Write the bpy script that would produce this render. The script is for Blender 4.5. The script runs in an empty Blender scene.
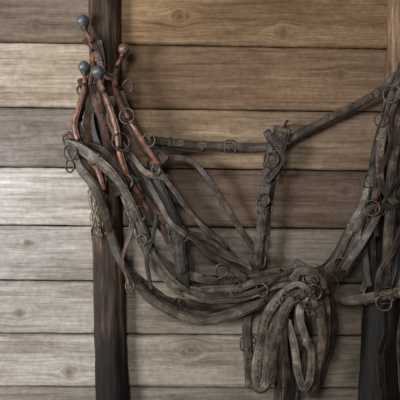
import bpy, math, random
import numpy as np
from mathutils import Vector, Matrix, noise
random.seed(7); rng=np.random.RandomState(3)
S=0.005; D=3.0; ZC=1.5
def P(px,py,d=0.0):
    f=(D-d)/D
    return Vector(((px-200)*S*f,-d,ZC+(200-py)*S*f))
def lin(c):
    return tuple(((v/255)/12.92 if v/255<=0.04045 else ((v/255+0.055)/1.055)**2.4) for v in c)+(1,)
col=bpy.context.scene.collection
scn=bpy.context.scene
try:
    scn.view_settings.view_transform='Standard'; scn.view_settings.look='None'
except Exception as e: print(e)

# ------------------------------------------------ materials
def newmat(name):
    m=bpy.data.materials.new(name); m.use_nodes=True
    nt=m.node_tree; b=nt.nodes['Principled BSDF']
    return m,nt,b
def N(nt,t,**k):
    n=nt.nodes.new(t)
    for a,v in k.items(): setattr(n,a,v)
    return n
def math_(nt,op,a,b=None,clamp=False):
    n=nt.nodes.new('ShaderNodeMath'); n.operation=op; n.use_clamp=clamp
    for i,v in enumerate((a,b)):
        if v is None: continue
        if isinstance(v,(int,float)): n.inputs[i].default_value=v
        else: nt.links.new(v,n.inputs[i])
    return n.outputs[0]
def noise_(nt,vec,scale,detail=4,rough=0.6,dist=0):
    n=nt.nodes.new('ShaderNodeTexNoise'); n.inputs['Scale'].default_value=scale
    n.inputs['Detail'].default_value=detail; n.inputs['Roughness'].default_value=rough
    n.inputs['Distortion'].default_value=dist
    if vec is not None: nt.links.new(vec,n.inputs['Vector'])
    return n.outputs[0]
def ramp(nt,fac,stops):
    r=nt.nodes.new('ShaderNodeValToRGB')
    el=r.color_ramp.elements
    while len(el)<len(stops): el.new(0.5)
    for e,(p,c) in zip(el,stops):
        e.position=p; e.color=c if len(c)==4 else tuple(c)+(1,)
    nt.links.new(fac,r.inputs[0]); return r.outputs[0]
def mix(nt,a,b,fac,mode='MIX'):
    n=nt.nodes.new('ShaderNodeMix'); n.data_type='RGBA'; n.blend_type=mode
    for i,v in ((6,a),(7,b)):
        if isinstance(v,tuple): n.inputs[i].default_value=v
        else: nt.links.new(v,n.inputs[i])
    if isinstance(fac,(int,float)): n.inputs[0].default_value=fac
    else: nt.links.new(fac,n.inputs[0])
    return n.outputs[2]
def mapping(nt,vec,sc):
    m=nt.nodes.new('ShaderNodeMapping'); m.inputs['Scale'].default_value=sc
    nt.links.new(vec,m.inputs[0]); return m.outputs[0]
def bump(nt,b,h,strength,dist=0.002):
    n=nt.nodes.new('ShaderNodeBump'); n.inputs['Strength'].default_value=strength
    n.inputs['Distance'].default_value=dist
    nt.links.new(h,n.inputs['Height']); nt.links.new(n.outputs[0],b.inputs['Normal'])

def wall_mat():
    m,nt,b=newmat('weathered_planks')
    g=N(nt,'ShaderNodeAttribute',attribute_name='grain').outputs['Vector']
    t=N(nt,'ShaderNodeAttribute',attribute_name='tint_light').outputs['Color']
    k=N(nt,'ShaderNodeAttribute',attribute_name='knot')
    sep=N(nt,'ShaderNodeSeparateXYZ'); nt.links.new(k.outputs['Vector'],sep.inputs[0])
    n1=noise_(nt,mapping(nt,g,(1.3,52,1)),1,6,0.7,0.3)
    n2=noise_(nt,mapping(nt,g,(5,260,1)),1,4,0.75)
    n3=noise_(nt,mapping(nt,g,(1.7,11,1)),1,5,0.65,0.6)
    n4=noise_(nt,mapping(nt,g,(12,520,1)),1,2,0.5)
    n5=noise_(nt,g,38,5,0.7)
    n6=noise_(nt,mapping(nt,g,(0.8,26,1)),1,3,0.6,0.8)
    c=ramp(nt,n1,[(0.28,(0.45,0.41,0.38)),(0.44,(0.86,0.84,0.82)),(0.6,(1.1,1.1,1.1)),(0.78,(1.35,1.37,1.4))])
    c2=ramp(nt,n2,[(0.3,(0.6,0.58,0.56)),(0.5,(1,1,1)),(0.75,(1.25,1.25,1.26))])
    c3=ramp(nt,n3,[(0.32,(0.56,0.52,0.49)),(0.5,(1.0,1.0,1.0)),(0.68,(1.28,1.31,1.36))])
    c5=ramp(nt,n5,[(0.35,(0.8,0.79,0.78)),(0.65,(1.16,1.16,1.16))])
    band=math_(nt,'FRACT',math_(nt,'MULTIPLY',n6,14.0))
    c6=ramp(nt,band,[(0.0,(0.72,0.68,0.64)),(0.25,(1.05,1.05,1.05)),(0.9,(1.08,1.08,1.08)),(1.0,(0.72,0.68,0.64))])
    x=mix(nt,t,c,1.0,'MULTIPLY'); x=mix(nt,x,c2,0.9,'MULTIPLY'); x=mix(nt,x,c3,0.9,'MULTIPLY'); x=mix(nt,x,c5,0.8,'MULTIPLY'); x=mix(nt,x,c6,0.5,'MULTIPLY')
    chk=ramp(nt,n4,[(0.24,(0.3,0.27,0.24)),(0.38,(1,1,1))])
    x=mix(nt,x,chk,0.55,'MULTIPLY')
    rings=math_(nt,'SINE',math_(nt,'MULTIPLY',sep.outputs[1],46.0))
    rr=math_(nt,'ADD',math_(nt,'MULTIPLY',rings,0.2),0.5)
    rc=ramp(nt,rr,[(0.2,(0.5,0.42,0.34)),(0.8,(0.85,0.74,0.62))])
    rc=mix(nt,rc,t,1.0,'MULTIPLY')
    rc=mix(nt,rc,c5,1.0,'MULTIPLY')
    x=mix(nt,x,rc,sep.outputs[0])
    x=mix(nt,x,lin((44,34,27)),sep.outputs[2])
    nt.links.new(x,b.inputs['Base Color'])
    b.inputs['Roughness'].default_value=0.8
    b.inputs['Specular IOR Level'].default_value=0.25
    h=math_(nt,'ADD',math_(nt,'MULTIPLY',n2,0.6),math_(nt,'MULTIPLY',n1,0.7))
    bump(nt,b,h,0.7,0.004)
    return m

def bark_mat(name,light,mid,dark,zlo,zhi):
    m,nt,b=newmat(name)
    tc=N(nt,'ShaderNodeTexCoord').outputs['Object']
    sep=N(nt,'ShaderNodeSeparateXYZ'); nt.links.new(tc,sep.inputs[0])
    n1=noise_(nt,mapping(nt,tc,(34,34,2.4)),1,6,0.7,0.4)
    n2=noise_(nt,mapping(nt,tc,(12,12,4)),1,5,0.65)
    n3=noise_(nt,mapping(nt,tc,(140,140,7)),1,3,0.6)
    c=ramp(nt,n1,[(0.3,dark),(0.5,mid),(0.72,light)])
    c3=ramp(nt,n3,[(0.3,(0.5,0.5,0.5)),(0.6,(1.15,1.15,1.15))])
    c=mix(nt,c,c3,0.8,'MULTIPLY')
    c=mix(nt,c,ramp(nt,n2,[(0.35,(0.4,0.38,0.36)),(0.6,(1.15,1.15,1.15))]),0.8,'MULTIPLY')
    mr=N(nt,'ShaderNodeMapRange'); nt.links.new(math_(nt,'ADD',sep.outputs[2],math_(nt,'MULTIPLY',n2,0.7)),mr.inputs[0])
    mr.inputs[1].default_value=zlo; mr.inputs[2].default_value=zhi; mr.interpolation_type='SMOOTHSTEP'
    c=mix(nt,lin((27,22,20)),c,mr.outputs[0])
    nt.links.new(c,b.inputs['Base Color']); b.inputs['Roughness'].default_value=0.7
    b.inputs['Specular IOR Level'].default_value=0.3
    bump(nt,b,math_(nt,'ADD',n1,math_(nt,'MULTIPLY',n3,0.4)),1.0,0.009)
    return m

def leather_mat(name,dark,mid,light,rough=0.42):
    m,nt,b=newmat(name)
    uv=N(nt,'ShaderNodeUVMap').outputs[0]
    tc=N(nt,'ShaderNodeTexCoord').outputs['Object']
    sep=N(nt,'ShaderNodeSeparateXYZ'); nt.links.new(uv,sep.inputs[0])
    n1=noise_(nt,tc,17,5,0.65); n2=noise_(nt,tc,150,4,0.75)
    n3=noise_(nt,mapping(nt,uv,(7,190,1)),1,4,0.65)
    n4=noise_(nt,mapping(nt,uv,(5,14,1)),1,4,0.65)
    c=ramp(nt,n1,[(0.34,dark),(0.5,mid),(0.68,light)])
    c=mix(nt,c,ramp(nt,n2,[(0.3,(0.45,0.45,0.45)),(0.65,(1.35,1.35,1.35))]),0.95,'MULTIPLY')
    c=mix(nt,c,ramp(nt,n3,[(0.36,(0.3,0.29,0.28)),(0.5,(1,1,1))]),0.75,'MULTIPLY')
    c=mix(nt,c,ramp(nt,n4,[(0.38,(0.42,0.38,0.36)),(0.62,(1.5,1.5,1.5))]),0.9,'MULTIPLY')
    du=math_(nt,'ABSOLUTE',math_(nt,'SUBTRACT',sep.outputs[0],0.5))
    line=math_(nt,'LESS_THAN',math_(nt,'ABSOLUTE',math_(nt,'SUBTRACT',du,0.34)),0.04)
    dash=math_(nt,'GREATER_THAN',math_(nt,'FRACT',math_(nt,'MULTIPLY',sep.outputs[1],110.0)),0.4)
    st=math_(nt,'MULTIPLY',line,dash)
    c=mix(nt,c,light,math_(nt,'MULTIPLY',st,0.4))
    edge=math_(nt,'GREATER_THAN',du,0.42)
    c=mix(nt,c,lin((24,20,18)),math_(nt,'MULTIPLY',edge,0.85))
    nt.links.new(c,b.inputs['Base Color']); b.inputs['Roughness'].default_value=rough
    b.inputs['Specular IOR Level'].default_value=0.5
    h=math_(nt,'SUBTRACT',math_(nt,'ADD',math_(nt,'MULTIPLY',n2,0.5),n3),math_(nt,'MULTIPLY',line,0.5))
    bump(nt,b,h,0.8,0.003)
    return m
def metal_mat(name,dark,light,metallic=0.75,rough=0.5,sc=45):
    m,nt,b=newmat(name)
    tc=N(nt,'ShaderNodeTexCoord').outputs['Object']
    n1=noise_(nt,tc,sc,5,0.7)
    nt.links.new(ramp(nt,n1,[(0.35,dark),(0.65,light)]),b.inputs['Base Color'])
    b.inputs['Metallic'].default_value=metallic; b.inputs['Roughness'].default_value=rough
    bump(nt,b,n1,0.4,0.003); return m

M_wall=wall_mat()
M_leA=leather_mat('old_leather_taupe',lin((38,30,25)),lin((76,64,53)),lin((122,107,90)))
M_leB=leather_mat('old_leather_black',lin((18,15,13)),lin((42,35,30)),lin((80,68,57)),0.38)
M_leC=leather_mat('old_leather_brown',lin((48,32,25)),lin((88,63,49)),lin((134,103,82)),0.42)
M_leD=leather_mat('old_leather_pale',lin((48,41,34)),lin((94,83,70)),lin((150,136,117)))
M_iron=metal_mat('rusty_iron',lin((42,34,30)),lin((108,92,82)),0.5,0.42)
M_ball=metal_mat('dull_nickel',lin((66,70,74)),lin((126,130,134)),0.3,0.4)
M_copper=metal_mat('worn_brass_knob',lin((92,68,62)),lin((152,122,112)),0.35,0.45)
M_hame=metal_mat('red_brown_varnished_wood',lin((70,40,30)),lin((156,106,82)),0.0,0.36,30)
M_rag=metal_mat('frayed_sisal',lin((100,86,70)),lin((180,166,146)),0.0,0.9)
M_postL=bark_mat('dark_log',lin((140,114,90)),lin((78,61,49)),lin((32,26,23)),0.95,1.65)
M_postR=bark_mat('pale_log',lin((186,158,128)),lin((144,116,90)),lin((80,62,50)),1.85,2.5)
M_gap,ntg,bg=newmat('dark_gap'); bg.inputs['Base Color'].default_value=lin((14,11,9)); bg.inputs['Roughness'].default_value=1
M_floor,ntf,bf=newmat('packed_earth')
tcf=N(ntf,'ShaderNodeTexCoord').outputs['Object']
nf=noise_(ntf,tcf,7,6,0.7); ntf.links.new(ramp(ntf,nf,[(0.3,lin((62,52,42))),(0.7,lin((108,92,74)))]),bf.inputs['Base Color'])
bf.inputs['Roughness'].default_value=0.95; bump(ntf,bf,nf,0.8,0.02)

def empty(name,loc=(0,0,0)):
    e=bpy.data.objects.new(name,None); e.location=loc; e.empty_display_size=0.1; col.objects.link(e); return e
def mkobj(name,verts,faces,mats,mi=None,uvs=None,smooth=True,parent=None):
    me=bpy.data.meshes.new(name); me.from_pydata([tuple(v) for v in verts],[],faces)
    for m in mats: me.materials.append(m)
    if mi is not None: me.polygons.foreach_set('material_index',mi)
    me.polygons.foreach_set('use_smooth',[smooth]*len(me.polygons))
    if uvs is not None:
        l=me.uv_layers.new(name='UVMap')
        vi=np.zeros(len(me.loops),dtype=np.int32); me.loops.foreach_get('vertex_index',vi)
        l.data.foreach_set('uv',np.array(uvs,dtype=np.float32)[vi].ravel())
    me.update()
    o=bpy.data.objects.new(name,me); col.objects.link(o)
    if parent: o.parent=parent
    return o

# ------------------------------------------------ wall of planks
edges=[(-128,-112),(-74,-60),(-18,-8),(42,49),(107,112),(167,171),(225,229),(280,284),(333,336),(386,388),(440,440),(494,493),(548,546),(600,600)]
T=[ [(0,(120,105,90)),(400,(126,104,80))],[(0,(120,105,90)),(400,(126,104,80))],  # wood tones with side light painted in: paler left of post, darker right
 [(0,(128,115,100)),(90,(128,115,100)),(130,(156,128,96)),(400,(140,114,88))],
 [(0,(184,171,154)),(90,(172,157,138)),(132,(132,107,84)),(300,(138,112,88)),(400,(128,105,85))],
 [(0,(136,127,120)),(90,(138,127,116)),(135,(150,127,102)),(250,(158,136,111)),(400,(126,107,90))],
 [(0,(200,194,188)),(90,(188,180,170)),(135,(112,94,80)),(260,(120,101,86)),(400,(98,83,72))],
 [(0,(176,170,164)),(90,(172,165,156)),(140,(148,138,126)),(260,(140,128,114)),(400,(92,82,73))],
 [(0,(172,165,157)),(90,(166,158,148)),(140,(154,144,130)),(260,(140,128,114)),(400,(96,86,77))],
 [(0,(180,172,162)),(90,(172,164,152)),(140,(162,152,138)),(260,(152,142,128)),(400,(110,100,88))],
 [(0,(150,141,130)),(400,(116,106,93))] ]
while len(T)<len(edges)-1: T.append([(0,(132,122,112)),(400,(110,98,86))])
knots=[(180,18,7,1),(283,33,6,0.6),(35,27,4,.8),(128,60,5,.5),(30,243,4,1),(70,371,6,.7),(191,349,7,1),(307,275,6,1),(157,266,6,.8),
       (340,75,4,.4),(18,128,4,.5),(225,205,5,.6),(345,190,5,.5),(330,355,6,.7),(20,312,4,.6),(235,130,4,.5),(350,25,3,.5),(460,150,7,.6),(-60,200,7,.6),(120,415,6,.5)]
x0,x1=-330,730
wall=empty('wall_back')
for i in range(len(edges)-1):
    a,b_=edges[i],edges[i+1]
    vis = i>=2 and i<=9
    st=1.25 if vis else 6
    xs=np.concatenate([np.arange(x0,-10,8),np.arange(-10,410,st),np.arange(410,x1,8)]) if vis else np.arange(x0,x1,st)
    nz=int(56/st)+1
    s=np.linspace(0,1,nz)
    X,Sg=np.meshgrid(xs,s)
    top=a[0]+(a[1]-a[0])*X/400; bot=b_[0]+(b_[1]-b_[0])*X/400
    gap=0.75
    wob_t=np.array([noise.noise(Vector((x*0.03,i*7.1,0)))*0.8+noise.noise(Vector((x*0.15,i*3.1,5)))*0.35 for x in xs])
    wob_b=np.array([noise.noise(Vector((x*0.03,i*7.1,9)))*0.8+noise.noise(Vector((x*0.15,i*3.1,15)))*0.35 for x in xs])
    top=top+gap+wob_t[None,:]*0.7; bot=bot-gap*0.6+wob_b[None,:]*0.7
    Y=top+(bot-top)*Sg
    e=np.minimum(Sg,1-Sg)*(bot-top)
    depth=0.012*(1-np.exp(-e/1.1))+0.004*np.sin(Sg*math.pi)*((-1)**i)
    depth+=(i%3)*0.003
    V=Y.copy(); kn=np.zeros_like(X); kr=np.zeros_like(X); kd=np.zeros_like(X)
    for (kx,ky,r,stg) in knots:
        if a[0]-10<ky<b_[1]+10:
            dx=(X-kx)/1.35; dy=Y-ky; rr=np.sqrt(dx*dx+dy*dy)+1e-4
            far=np.exp(-(rr/(r*3.5))**2)
            V=V-dy*np.clip((r*1.1)**2/(rr**2),0,1)*far*1.0
            if ky>a[0] and ky<b_[0]:
                ang=np.arctan2(dy,dx); rn=rr*(1+0.12*np.sin(3*ang+kx)+0.07*np.sin(5*ang+ky))
                mask=1/(1+np.exp((rn-r*0.7)/0.9))
                kn=np.maximum(kn,mask*stg*0.8); kr=np.where(mask>0.02,rn*0.05,kr)
                kd=np.maximum(kd,np.exp(-((rn-r*0.75)/0.8)**2)*0.35*stg)
                kd=np.maximum(kd,np.exp(-(rn/1.8)**2)*0.65*stg)
    verts=np.stack([(X-200)*S,-depth,ZC+(200-Y)*S],-1).reshape(-1,3)
    verts[:,2]=np.maximum(verts[:,2],0.0)
    nx=len(xs); idx=np.arange(nz*nx).reshape(nz,nx)
    f=np.stack([idx[:-1,:-1],idx[1:,:-1],idx[1:,1:],idx[:-1,1:]],-1).reshape(-1,4)
    me=bpy.data.meshes.new('plank_%d'%(i+1))
    topb=verts[idx[0]].copy(); topb[:,1]=0.03; botb=verts[idx[-1]].copy(); botb[:,1]=0.03
    nb=len(verts); allv=np.concatenate([verts,topb,botb])
    it=np.arange(nb,nb+nx); ib=np.arange(nb+nx,nb+2*nx)
    f2=np.stack([it[:-1],idx[0][:-1],idx[0][1:],it[1:]],-1); f3=np.stack([idx[-1][:-1],ib[:-1],ib[1:],idx[-1][1:]],-1)
    F=np.concatenate([f,f2,f3])
    me.from_pydata(allv.tolist(),[],F.tolist())
    me.polygons.foreach_set('use_smooth',[True]*len(F))
    G=np.stack([X*S+i*13.7,V*S,np.full_like(X,i*5.3)],-1).reshape(-1,3)
    G=np.concatenate([G,G[idx[0]],G[idx[-1]]])
    at=me.attributes.new('grain','FLOAT_VECTOR','POINT'); at.data.foreach_set('vector',G.astype(np.float32).ravel())
    K=np.stack([kn,kr,kd],-1).reshape(-1,3); K=np.concatenate([K,K[idx[0]]*0,K[idx[-1]]*0])
    at=me.attributes.new('knot','FLOAT_VECTOR','POINT'); at.data.foreach_set('vector',K.astype(np.float32).ravel())
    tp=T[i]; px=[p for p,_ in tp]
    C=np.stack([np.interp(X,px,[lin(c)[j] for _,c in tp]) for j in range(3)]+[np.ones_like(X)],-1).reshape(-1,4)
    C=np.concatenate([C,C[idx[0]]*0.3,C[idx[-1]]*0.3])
    at=me.attributes.new('tint_light','FLOAT_COLOR','POINT'); at.data.foreach_set('color',C.astype(np.float32).ravel())
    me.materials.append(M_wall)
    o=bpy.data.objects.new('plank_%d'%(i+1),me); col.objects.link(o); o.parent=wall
def box(name,lo,hi,mat,parent=None):
    v=[(x,y,z) for x in (lo[0],hi[0]) for y in (lo[1],hi[1]) for z in (lo[2],hi[2])]
    f=[(0,1,3,2),(4,6,7,5),(0,4,5,1),(2,3,7,6),(0,2,6,4),(1,5,7,3)]
    return mkobj(name,v,f,[mat],smooth=False,parent=parent)
box('backing',(-2.65,0.03,0),(2.65,0.06,3.1),M_gap,wall)
box('floor',(-2.65,-4.5,-0.1),(2.65,0.06,0.0),M_floor)

# ------------------------------------------------ log posts (flat-backed against the planks)
def post(name,path,mat,seed):
    n=300; m=48; V=[];F=[]
    py=[p[1] for p in path]
    z0,z1=3.05,0.0
    for i in range(n):
        z=z0+(z1-z0)*i/(n-1); y=200-(z-ZC)/S
        cx=np.interp(y,py,[p[0] for p in path]); r=np.interp(y,py,[p[2] for p in path])*S
        for j in range(m):
            a=2*math.pi*j/m
            q=Vector((math.cos(a)*1.5,math.sin(a)*1.5,z*1.6+seed))
            q2=Vector((math.cos(a)*6,math.sin(a)*6,z*2.5+seed))
            q3=Vector((math.cos(a)*3,math.sin(a)*3,z*9+seed))
            rr=r*(1+0.10*noise.noise(q)+0.08*noise.noise(q2)+0.06*noise.noise(q3))
            V.append(((cx-200)*S*0.975+math.cos(a)*rr,min(-0.0235,-0.045+math.sin(a)*rr*0.85),z))
    for i in range(n-1):
        for j in range(m):
            F.append((i*m+j,i*m+(j+1)%m,(i+1)*m+(j+1)%m,(i+1)*m+j))
    F.append(tuple(range(m-1,-1,-1))); F.append(tuple((n-1)*m+j for j in range(m)))
    return mkobj(name,V,F,[mat])
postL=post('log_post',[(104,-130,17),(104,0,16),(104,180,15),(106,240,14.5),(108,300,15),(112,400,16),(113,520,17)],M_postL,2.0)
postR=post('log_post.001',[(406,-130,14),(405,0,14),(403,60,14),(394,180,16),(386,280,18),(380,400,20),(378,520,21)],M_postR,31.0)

# ------------------------------------------------ strap tools
def catmull(pts,step=0.006):
    P_=[np.array(p,dtype=float) for p in pts]
    P_=[2*P_[0]-P_[1]]+P_+[2*P_[-1]-P_[-2]]
    out=[]
    for i in range(1,len(P_)-2):
        p0,p1,p2,p3=P_[i-1:i+3]; L=np.linalg.norm((p2-p1)[:3]); n=max(3,int(L/step))
        for k in range(n):
            t=k/n
            out.append(0.5*((2*p1)+(-p0+p2)*t+(2*p0-5*p1+4*p2-p3)*t*t+(-p0+3*p1-3*p2+p3)*t**3))
    out.append(P_[-2]); return np.array(out)
class MB:
    def __init__(s): s.v=[];s.f=[];s.mi=[];s.uv=[]
    def add(s,v,f,mi,uv=None):
        o=len(s.v); s.v+= [tuple(x) for x in v]; s.f+=[tuple(i+o for i in q) for q in f]; s.mi+=[mi]*len(f)
        s.uv+= uv if uv else [(0.5,0.0)]*len(v)
    def tube(s,pts,rad,mi,m=8,closed=False,ell=1.0,nrm=None):
        pts=[Vector(p) for p in pts]; n=len(pts); V=[];F=[]
        up=None
        for i,p in enumerate(pts):
            if closed: t=(pts[(i+1)%n]-pts[i-1])
            else: t=pts[min(i+1,n-1)]-pts[max(i-1,0)]
            t.normalize()
            ref=nrm if nrm else (up if up is not None else (Vector((0,1,0)) if abs(t.y)<0.9 else Vector((1,0,0))))
            a=t.cross(ref)
            if a.length<1e-4: a=t.cross(Vector((0.3,0.5,0.8)))
            a.normalize(); b=a.cross(t).normalized(); up=b
            r=rad[i] if hasattr(rad,'__len__') else rad
            for j in range(m):
                an=2*math.pi*j/m; V.append(p+a*(math.cos(an)*r*ell)+b*(math.sin(an)*r))
        k=n if closed else n-1
        for i in range(k):
            for j in range(m):
                i2=(i+1)%n
                F.append((i*m+j,i*m+(j+1)%m,i2*m+(j+1)%m,i2*m+j))
        if not closed:
            F.append(tuple(range(m-1,-1,-1))); F.append(tuple((n-1)*m+j for j in range(m)))
        s.add(V,F,mi)
    def ball(s,c,r,mi,sq=1.0,n=18,h=12):
        V=[];F=[]
        for i in range(h+1):
            th=math.pi*i/h
            for j in range(n):
                a=2*math.pi*j/n; V.append(Vector(c)+Vector((math.sin(th)*math.cos(a)*r,math.sin(th)*math.sin(a)*r,math.cos(th)*r*sq)))
        for i in range(h):
            for j in range(n): F.append((i*n+j,(i+1)*n+j,(i+1)*n+(j+1)%n,i*n+(j+1)%n))
        s.add(V,F,mi)
    def obj(s,name,mats,parent=None):
        return mkobj(name,s.v,s.f,mats,s.mi,s.uv,True,parent)
def frames(C):
    n=len(C); fr=[]
    for i in range(n):
        p=Vector(C[i][:3]); t=Vector(C[min(i+1,n-1)][:3])-Vector(C[max(i-1,0)][:3]); t.normalize()
        nr=Vector((0,-1,0)); nr=(nr-t*nr.dot(t))
        if nr.length<0.05: nr=Vector((0,-.3,1)); nr-=t*nr.dot(t)
        nr.normalize(); nr=Matrix.Rotation(math.radians(C[i][3]),3,t)@nr
        fr.append((p,t,nr,t.cross(nr).normalized()))
    return fr
SC=[(-.5,-.5),(-.5,.5),(-.46,.8),(-.25,1.0),(0,1.1),(.25,1.0),(.46,.8),(.5,.5),(.5,-.5),(.46,-.8),(.25,-.95),(0,-1.0),(-.25,-.95),(-.46,-.8)]
SU=[0,0.02,.06,.25,.5,.75,.94,.98,1,.94,.75,.5,.25,.06]
def strap(name,pts,w,parent,mat=None,th=0.0026,keep=(),buck=(),studs=0,layers=1,tw=None,seed=None):
    sd=seed if seed is not None else sum(map(ord,name))%97
    Q=[]
    for p in pts:
        q=P(p[0],p[1],p[2]); Q.append((q.x,q.y,q.z,p[3] if len(p)>3 else 0.0))
    C=catmull(Q); n=len(C)
    if tw is None: tw=38
    for i in range(n):
        C[i][3]+=tw*noise.noise(Vector((i*0.022,sd*1.7,0)))*2
        C[i][1]+=0.008*noise.noise(Vector((i*0.05,sd*2.3,4)))
        C[i][0]+=0.009*noise.noise(Vector((i*0.045,sd*2.3,8)))
        C[i][2]+=0.009*noise.noise(Vector((i*0.045,sd*2.3,18)))
    fr=frames(C); W=w*S; mb=MB()
    L=0; V=[];UV=[];m=len(SC)
    for i,(p,t,nr,sd_) in enumerate(fr):
        if i: L+=(p-fr[i-1][0]).length
        ww=W*(1+0.12*noise.noise(Vector((i*0.06,sd,1))))
        cup=0.10*W*noise.noise(Vector((i*0.03,sd*3.3,7)))
        if i==0 or i==n-1: ww*=0.7
        for (a,b),u in zip(SC,SU):
            V.append(p+sd_*(a*ww)+nr*(b*th+cup*(1-4*a*a))); UV.append((u,L+sd*1.3))
    F=[]
    for i in range(n-1):
        for j in range(m): F.append((i*m+j,(i+1)*m+j,(i+1)*m+(j+1)%m,i*m+(j+1)%m))
    F.append(tuple(range(m))); F.append(tuple((n-1)*m+j for j in range(m-1,-1,-1)))
    mb.add(V,F,0,UV)
    for l in range(1,layers):
        a0=int(n*0.12); a1=int(n*0.88); off=th*2.1*l; V=[];UV=[];LL=0
        for i in range(a0,a1):
            p,t,nr,s_=fr[i]
            if i>a0: LL+=(p-fr[i-1][0]).length
            for (a,b),u in zip(SC,SU): V.append(p+s_*(a*W*0.66)+nr*(b*th*0.8+off)); UV.append((u,LL+3))
        F=[];k=a1-a0
        for i in range(k-1):
            for j in range(m): F.append((i*m+j,(i+1)*m+j,(i+1)*m+(j+1)%m,i*m+(j+1)%m))
        F.append(tuple(range(m))); F.append(tuple((k-1)*m+j for j in range(m-1,-1,-1)))
        mb.add(V,F,0,UV)
    for tk in keep:
        i=min(n-3,max(2,int(tk*n))); V=[];F=[];UV=[]
        for q,o in enumerate((-1.0,-0.7,0.7,1.0)):
            p,t,nr,s_=fr[i]; e=1.0 if q in(1,2) else 0.9
            for (a,b),u in zip(SC,SU): V.append(p+t*(o*0.008)+s_*(a*W*1.2*e)+nr*(b*th*2.6*e)); UV.append((0.5,0.01*q))
        for i2 in range(3):
            for j in range(m): F.append((i2*m+j,(i2+1)*m+j,(i2+1)*m+(j+1)%m,i2*m+(j+1)%m))
        F.append(tuple(range(m))); F.append(tuple(3*m+j for j in range(m-1,-1,-1)))
        mb.add(V,F,0,UV)
    for tk in buck:
        i=min(n-3,max(2,int(tk*n))); p,t,nr,s_=fr[i]; h=W*0.75; l=W*0.65; pts2=[]
        for j in range(28):
            a=2*math.pi*j/28; ca,sa=math.cos(a),math.sin(a)
            ex=lambda c:math.copysign(abs(c)**0.45,c)
            pts2.append(p+s_*(ex(ca)*h)+t*(ex(sa)*l)+nr*(th*1.8))
        mb.tube(pts2,0.0038,1,8,True)
        mb.tube([p+s_*h+nr*th*1.8,p-s_*h+nr*th*1.8],0.003,1)
        mb.tube([p+nr*th*1.8,p+t*l*0.6+nr*th*4,p+t*l*1.1+nr*th*2.6],0.0025,1)
    if studs:
        acc=0; 
        for i in range(3,n-3):
            acc+=(fr[i][0]-fr[i-1][0]).length
            if acc>studs:
                acc=0; p,t,nr,s_=fr[i]
                mb.ball(p+nr*(th*1.2+ (th*1.9 if layers>1 else 0)),0.0046,1,0.8,8,6)
    return mb.obj(name,[mat or M_leA,M_iron],parent)
def ring(mb,c,r,tr,axis=(0,1,0),mi=1,ell=1.0):
    ax=Vector(axis).normalized(); a=ax.cross(Vector((0,0,1))); a=a.normalized() if a.length>0.01 else Vector((1,0,0)); b=ax.cross(a)
    mb.tube([c+a*(math.cos(k*math.pi/14)*r)+b*(math.sin(k*math.pi/14)*r*ell) for k in range(28)],tr,mi,8,True)

H=empty('horse_harness',P(105,60,.12))
Hm=H
def rel(o): 
    o.parent=Hm; o.matrix_parent_inverse=Matrix.Translation(Hm.location).inverted(); return o
# ------------------------------------------------ hames (left post)
def hame(name,pts,ballc,ballr,bmat,rings=(),r0=0.0125,r1=0.021,bands=(0.1,0.55)):
    mb=MB(); C=catmull([tuple(P(*p))+(0,) for p in pts],0.01); n=len(C)
    rad=[r0+(r1-r0)*math.sin(math.pi*min(1,(i/(n-1))*1.15)*0.8) for i in range(n)]
    rad=[r*(1+0.10*noise.noise(Vector((i*0.3,len(name),0)))) for i,r in enumerate(rad)]
    mb.tube([c[:3] for c in C],rad,0,14,ell=0.8)
    a=Vector(C[0][:3]); b=P(*ballc)
    mb.tube([a,a.lerp(b,0.4),a.lerp(b,0.8)],[r0*1.25,r0*0.8,r0*0.95],1,12)
    mb.ball(b,ballr,2,0.95,24,16)
    d=(b-a).normalized(); mb.tube([b-d*ballr*1.0,b-d*ballr*0.75],[ballr*0.62,ballr*0.62],1,14)
    for q in bands:
        i=int(q*n); p0=Vector(C[i][:3]); p1=Vector(C[min(i+1,n-1)][:3])
        t=(p1-p0).normalized(); mb.tube([p0-t*0.008,p0-t*0.007,p0+t*0.007,p0+t*0.008],[rad[i],rad[i]*1.15,rad[i]*1.15,rad[i]],1,14,ell=0.85)
        mb.ball(p0+Vector((0,-rad[i]*1.2,0)),0.005,1,1,8,6)
    mb.tube([Vector(C[i][:3])+Vector((rad[i]*0.6,-rad[i]*0.6,0)) for i in range(int(n*0.05),int(n*0.95))],0.004,1,6)
    for (rx,ry,rd,rr,ax) in rings:
        c=P(rx,ry,rd); ring(mb,c,rr*S,0.0046,ax)
        j=min(range(n),key=lambda k:(Vector(C[k][:3])-c).length); q=Vector(C[j][:3]); dd=(q-c); L=dd.length
        if L>0: mb.tube([q,c+dd*min(1,rr*S/L)],0.005,1,8)
    return rel(mb.obj(name,[M_hame,M_iron,bmat]))
hame('hame_1',[(85,30,.15),(91,42,.155),(93,60,.16),(89,85,.16),(81,110,.155),(76,132,.15),(80,158,.15),(92,188,.145)],(83,21,.15),0.032,M_ball,[(82,90,.19,5,(0.3,1,0)),(68,140,.17,6,(0.5,1,0.1)),(70,166,.17,6,(0.8,1,0))])
hame('hame_2',[(100,80,.22),(104,92,.225),(111,110,.23),(117,130,.225),(120,152,.215),(128,176,.20),(142,198,.18)],(98,72,.22),0.031,M_ball,[(127,116,.245,7,(0.2,1,0)),(121,142,.255,8,(-0.3,1,0.1))])
hame('hame_3',[(122,57,.14),(117,68,.15),(115,85,.165),(121,105,.18),(132,124,.19),(146,146,.19),(160,166,.18)],(124,49,.14),0.028,M_copper,[(128,86,.17,6,(0.6,1,0)),(149,140,.21,6,(0.3,1,0.2))])
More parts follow.
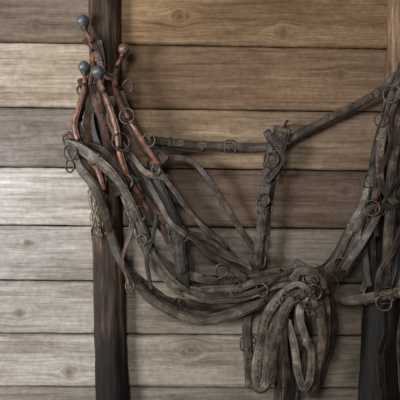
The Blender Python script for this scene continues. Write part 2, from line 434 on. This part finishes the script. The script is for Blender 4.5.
hame('hame_4',[(85,75,.19),(84,90,.195),(79,108,.195),(75,128,.19),(84,150,.185),(97,168,.18),(104,190,.175)],(84,67,.19),0.029,M_ball,[(70,152,.21,7,(0.4,1,0))])

def s_(name,pts,w,**k): return rel(strap(name,pts,w,None,**k))
s_('hame_strap_top',[(84,40,.13),(94,48,.17),(104,72,.16),(116,78,.17)],7,mat=M_leC,keep=[.5])
s_('collar_strap',[(92,84,.17),(99,110,.18),(107,135,.18),(114,165,.17),(132,205,.14),(144,240,.13)],10,mat=M_leC,layers=2,studs=.03)
s_('collar_strap_b',[(119,92,.15),(128,118,.15),(143,142,.15),(166,162,.15)],11,mat=M_leC,layers=2,tw=12)
s_('collar_strap_c',[(80,78,.17),(88,100,.17),(88,130,.17),(102,158,.17)],8,mat=M_leC)
s_('collar_strap_d',[(98,40,.15),(102,60,.15),(100,84,.16),(104,108,.16),(112,140,.165)],8,mat=M_leD)
s_('collar_strap_e',[(112,96,.19),(110,120,.2),(126,150,.19),(144,172,.18),(168,178,.17)],7,mat=M_leD)
s_('collar_strap_f',[(96,92,.15),(90,116,.16),(96,142,.165),(108,170,.16),(120,196,.15)],9,mat=M_leB)
s_('collar_strap_g',[(76,118,.17),(84,142,.18),(102,150,.2),(120,168,.2),(138,182,.19)],6,mat=M_leA)
BP=[(66,145,.20),(80,150,.22),(98,162,.235),(115,178,.235),(128,198,.22),(138,222,.19),(150,250,.17),(172,270,.155),(205,279,.14),(245,279,.13),(280,272,.12)]
TA=[(66,138,.18,40),(78,165,.19,20),(94,186,.2),(106,215,.19),(114,245,.17),(128,273,.16),(152,299,.15),(182,316,.145),(208,321,.14),(240,312,.13),(272,298,.12),(304,284,.12)]
def off(path,dx,dy,dd): 
    return [(p[0]+dx*(0.5+0.5*math.sin(i*1.3)),p[1]+dy*(0.5+0.5*math.cos(i*0.9)),p[2]+dd)+tuple(p[3:]) for i,p in enumerate(path)]
s_('breast_pad',BP,11,layers=2,keep=[.12,.5],buck=[.36,.8],mat=M_leD)
s_('breast_lining',off(BP,6,7,-.03),8,mat=M_leB)
s_('trace_a',TA,9,keep=[.3,.6],layers=2,tw=24,buck=[.45])
s_('trace_a_under',off(TA,5,-6,-.025),6,mat=M_leC)
s_('trace_b',[(100,196,.15),(112,232,.15),(124,262,.14),(146,288,.13),(178,303,.125),(212,307,.12),(248,296,.115),(292,288,.13)],8,mat=M_leB,buck=[.55])
s_('trace_c',[(120,188,.14),(134,224,.16),(147,252,.17),(172,284,.16),(202,300,.155),(236,299,.145),(270,288,.13),(300,280,.14)],7,mat=M_leD)
s_('trace_d',[(126,196,.19),(142,226,.19),(158,262,.185),(190,292,.175),(226,296,.165),(258,290,.16),(292,270,.17)],5,mat=M_leA)
s_('belly_band',[(128,160,.14),(150,192,.15),(176,222,.15),(205,250,.14),(236,268,.13),(268,276,.12),(296,276,.13)],7,mat=M_leB,keep=[.4])
s_('side_strap_a',[(152,160,.15),(160,188,.16),(172,215,.17),(180,245,.17),(184,292,.17)],11,mat=M_leB,layers=2,keep=[.3,.8],buck=[.6],tw=15)
s_('side_strap_b',[(142,170,.17),(156,196,.18),(172,225,.19),(200,243,.18),(222,262,.16),(246,280,.14)],6,keep=[.5])
s_('side_strap_c',[(136,176,.13),(146,206,.13),(166,236,.13),(178,262,.13),(188,300,.13)],6,mat=M_leC)
s_('thin_strap_a',[(164,156,.13,20),(188,160,.12),(206,176,.11),(222,200,.10),(238,224,.09),(254,248,.08)],6,tw=20)
s_('thin_strap_b',[(166,196,.12),(182,204,.12),(200,222,.11),(224,246,.10),(240,262,.10)],5,mat=M_leB)
s_('thin_strap_c',[(158,168,.2),(168,182,.2),(190,212,.19),(204,228,.18),(218,238,.17),(228,248,.16)],5)
s_('thin_strap_d',[(180,232,.15),(202,236,.15),(226,252,.14),(252,270,.13)],4,mat=M_leA)
s_('hanging_tie',[(134,218,.20),(128,240,.2),(124,262,.2),(128,284,.2)],5,mat=M_leC)
s_('hanging_tie_b',[(158,214,.2),(152,240,.2),(147,262,.2),(152,290,.19)],4,mat=M_leB)
s_('saddle_flap',[(170,222,.13),(186,262,.13),(186,286,.13)],13,mat=M_leB,layers=2,tw=5)
s_('hip_strap',[(192,278,.14),(225,279,.14),(256,290,.13),(290,293,.14)],8,mat=M_leB)
s_('hip_strap_b',[(200,290,.16),(232,288,.16),(262,280,.15),(300,276,.15)],8,layers=2,buck=[.35])
s_('back_strap',[(150,140,.15),(178,143,.12),(212,146,.09),(250,147,.08),(276,146,.08),(300,134,.085),(330,118,.09),(358,104,.10),(382,90,.12),(398,74,.14)],8,layers=2,keep=[.08,.2,.47,.6,.7,.8,.9],buck=[.3],tw=5,mat=M_leA)
s_('back_strap_under',[(152,146,.13),(180,149,.10),(214,150,.075),(250,150,.07),(276,149,.07)],6,tw=8,mat=M_leB)
s_('drop_pad',[(284,128,.10),(277,148,.10),(270,178,.095)],18,mat=M_leA,layers=2,studs=.016,keep=[.3,.75],th=.003,tw=5)
s_('drop_pad_b',[(266,130,.12),(276,146,.12),(281,160,.115),(266,182,.11)],8,layers=2,buck=[.4],mat=M_leB)
s_('drop_strap',[(270,168,.10),(265,198,.10),(262,228,.10),(257,262,.10),(252,292,.09),(248,330,.085),(249,360,.085),(250,388,.085)],10,layers=2,keep=[.08,.3,.62],buck=[.18,.42,.8],tw=8)
s_('drop_strap_b',[(276,172,.085),(269,205,.085),(266,240,.085),(262,278,.09)],6,mat=M_leB)
mb=MB()
for (x,y,d,r,ax) in [(127,182,.22,6,(0.4,1,0)),(130,286,.2,6,(0.9,1,0)),(300,272,.17,8,(0.3,1,.2)),(330,283,.16,8,(0.7,1,0)),(222,270,.18,6,(0.1,1,.2)),(262,290,.16,6,(.6,1,0)),(271,160,.125,7,(.1,1,0)),(96,232,.15,5,(.3,1,0)),(156,170,.20,5,(.8,1,0)),(286,300,.22,6,(.3,1,0)),(314,292,.27,7,(.2,1,.2)),(263,200,.12,6,(.2,1,0)),(142,240,.21,5,(.5,1,0))]:
    ring(mb,P(x,y,d),r*S,0.0045,ax,0)
# short chain links off the trace
for k in range(7):
    ring(mb,P(292+k*3.6,296+k*3.2,.245),.011,.003,(0.2,1,0) if k%2 else (1,.5,.6),0,1.3)
rel(mb.obj('iron_rings',[M_iron]))
def spikes(name,L,par):
    mb=MB()
    for (x,y,d0,d1) in L:
        a=P(x,y,d0); b=P(x,y,d1); b.x=a.x; b.z=a.z+0.015
        mb.tube([a,a.lerp(b,.5),b],[.007,.006,.005],0,10); mb.ball(b,.009,0,.7,10,8)
    o=mb.obj(name,[M_iron]); o.parent=par
spikes('iron_spikes',[(97,60,.05,.2),(108,120,.06,.23),(120,95,.05,.19)],postL)
spikes('iron_spikes_wall',[(283,128,-.01,.13),(312,276,-.01,.19)],wall)
spikes('iron_spikes_right',[(398,84,.05,.23)],postR)
s_('coil_a',[(316,274,.20),(300,284,.21),(280,298,.19),(267,318,.17),(261,345,.15),(257,374,.145),(260,388,.15),(267,380,.165),(269,350,.17),(276,322,.18)],11,layers=2,studs=.022,tw=10,mat=M_leD)
s_('coil_b',[(318,278,.22),(303,292,.23),(290,304,.22),(280,326,.20),(274,352,.185),(270,384,.18)],10,layers=2,studs=.022,tw=12)
s_('coil_c',[(306,292,.22),(300,312,.23),(304,334,.235),(312,356,.23),(310,380,.22),(303,388,.21),(298,374,.205),(294,346,.2),(288,320,.2)],8,keep=[.3],mat=M_leD,tw=20)
s_('coil_c_inner',[(290,300,.2),(284,326,.2),(283,352,.195),(288,378,.18),(286,404,.17)],7,mat=M_leB)
s_('coil_d',[(308,268,.20),(316,290,.22),(322,318,.22),(321,350,.21),(316,378,.195),(310,388,.185),(306,372,.18),(308,340,.175)],10,layers=2,mat=M_leA,tw=14)
s_('coil_e',[(318,266,.17),(328,290,.18),(333,320,.17),(329,352,.16),(318,386,.15)],8,mat=M_leB)
s_('coil_e2',[(322,280,.2),(327,304,.21),(327,334,.2),(322,364,.19)],6,mat=M_leC)
s_('coil_f',[(300,276,.16),(292,310,.15),(290,350,.13),(290,402,.12)],8,mat=M_leB)
s_('coil_g',[(290,290,.13),(281,330,.11),(278,370,.10),(277,410,.10)],8,mat=M_leC)
s_('coil_h',[(270,300,.12),(264,330,.10),(268,360,.10),(262,384,.10)],7,mat=M_leB)
s_('coil_i',[(304,300,.16),(308,335,.14),(300,365,.12),(296,400,.11)],7,mat=M_leB)
s_('coil_wrap',[(292,282,.23,10),(300,272,.25),(312,272,.26),(322,282,.25),(326,296,.22)],9,layers=2,keep=[.5])
s_('coil_wrap_b',[(294,262,.2),(304,268,.235),(313,284,.255),(318,300,.245)],8,mat=M_leB,buck=[.5])
s_('coil_wrap_c',[(284,290,.22),(298,284,.25),(310,292,.265),(316,308,.25)],6,mat=M_leD,buck=[.6])
mb=MB()
for k in range(30):
    x=98+random.uniform(-7,6); y=random.uniform(160,190); pts=[]
    L=random.uniform(20,60)
    for j in range(9):
        pts.append(P(x+random.uniform(-1.2,1.2)+4*math.sin(j*.6+k),y+L*j/8,.145+random.uniform(-.01,.02)))
    mb.tube(pts,random.uniform(.0014,.0036),0,6)
rel(mb.obj('frayed_twine',[M_rag]))

# ------------------------------------------------ harness on the right post
Hm=empty('horse_harness.001',P(398,85,.16))
RA=[(404,64,.15),(394,92,.17),(383,135,.16),(372,178,.15),(356,218,.14),(338,256,.14),(312,284,.16)]
s_('rein_a',RA,9,layers=2,keep=[.3,.7],buck=[.5],mat=M_leD)
s_('rein_a_under',off(RA,-5,4,-.025),6,mat=M_leB)
s_('rein_b',[(405,74,.17),(397,108,.19),(386,150,.19),(378,186,.18),(364,226,.17),(348,262,.16),(324,288,.17)],8,buck=[.65])
s_('rein_c',[(396,78,.14),(390,110,.13),(377,150,.12),(366,190,.11),(350,228,.10),(330,262,.11),(306,280,.13)],7,mat=M_leB)
s_('crupper_a',[(402,84,.2),(396,130,.21),(392,180,.2),(390,230,.2),(384,300,.19)],11,layers=2,studs=.024,keep=[.3],tw=12)
s_('crupper_b',[(406,110,.19),(400,160,.18),(398,210,.18),(394,256,.17),(386,298,.17)],8,mat=M_leB,keep=[.5])
s_('crupper_c',[(408,170,.22),(388,196,.22),(374,222,.21),(360,246,.2),(344,270,.19)],7,buck=[.4])
s_('crupper_d',[(396,95,.22),(384,130,.225),(380,160,.22),(384,190,.22),(396,205,.22)],8,keep=[.4],mat=M_leD)
s_('crupper_e',[(400,90,.23),(390,118,.235),(390,150,.23),(378,178,.22),(372,206,.2),(376,236,.19)],6,mat=M_leC)
s_('crupper_f',[(410,196,.2),(394,206,.21),(380,206,.22),(366,212,.22),(354,232,.21)],6,mat=M_leA)
s_('blinder',[(388,122,.2),(381,142,.21),(376,164,.2)],14,mat=M_leA,layers=2,studs=.018,tw=8)
s_('loose_end_a',[(372,186,.17),(366,220,.17),(364,250,.17),(370,286,.16)],6,mat=M_leB)
s_('loose_end_b',[(380,190,.14),(374,224,.14),(372,262,.14),(362,292,.14)],6)
s_('loose_end_c',[(404,220,.2),(394,250,.21),(380,272,.21),(378,296,.2)],6)
s_('loose_end_d',[(400,206,.16),(396,240,.16),(400,274,.16),(392,300,.16)],7,mat=M_leB)
s_('breeching',[(322,292,.16),(342,300,.16),(366,299,.18),(384,296,.2),(408,290,.2)],10,layers=2,buck=[.72],keep=[.5],tw=6)
s_('breeching_b',[(384,298,.19),(386,330,.17),(380,360,.15),(384,408,.15)],9,mat=M_leB)
s_('breeching_c',[(404,300,.16),(400,345,.16),(404,405,.16)],7,mat=M_leB)
mb=MB()
for (x,y,d,r,ax) in [(381,120,.235,6,(.2,1,0)),(372,208,.23,7,(.3,1,0)),(384,303,.22,7,(.3,1,0)),(392,94,.24,8,(.5,1,0)),(340,264,.17,6,(.4,1,0))]: ring(mb,P(x,y,d),r*S,.0044,ax,0)
rel(mb.obj('iron_rings',[M_iron]))

# ------------------------------------------------ light
def area(name,loc,target,size,energy,color):
    l=bpy.data.lights.new(name,'AREA'); l.shape='RECTANGLE'; l.size=size[0]; l.size_y=size[1]; l.energy=energy; l.color=color
    o=bpy.data.objects.new(name,l); col.objects.link(o); o.location=loc
    o.rotation_euler=(Vector(target)-Vector(loc)).to_track_quat('-Z','Y').to_euler(); return o
area('doorway_light',(-3.9,-3.2,1.3),(-0.9,0,1.2),(1.2,1.6),235,(0.95,0.97,1.0))
area('front_light',(-0.9,-4.3,2.6),(-0.1,0,1.6),(1.0,0.8),66,(1.0,0.98,0.95))
w=bpy.data.worlds.new('World'); scn.world=w; w.use_nodes=True
w.node_tree.nodes['Background'].inputs[0].default_value=(0.9,0.94,1,1); w.node_tree.nodes['Background'].inputs[1].default_value=0.10

cam=bpy.data.cameras.new('Camera'); co=bpy.data.objects.new('Camera',cam); col.objects.link(co)
co.location=(0,-D,ZC); co.rotation_euler=(math.pi/2,0,0); cam.lens=54; cam.sensor_width=36
scn.camera=co
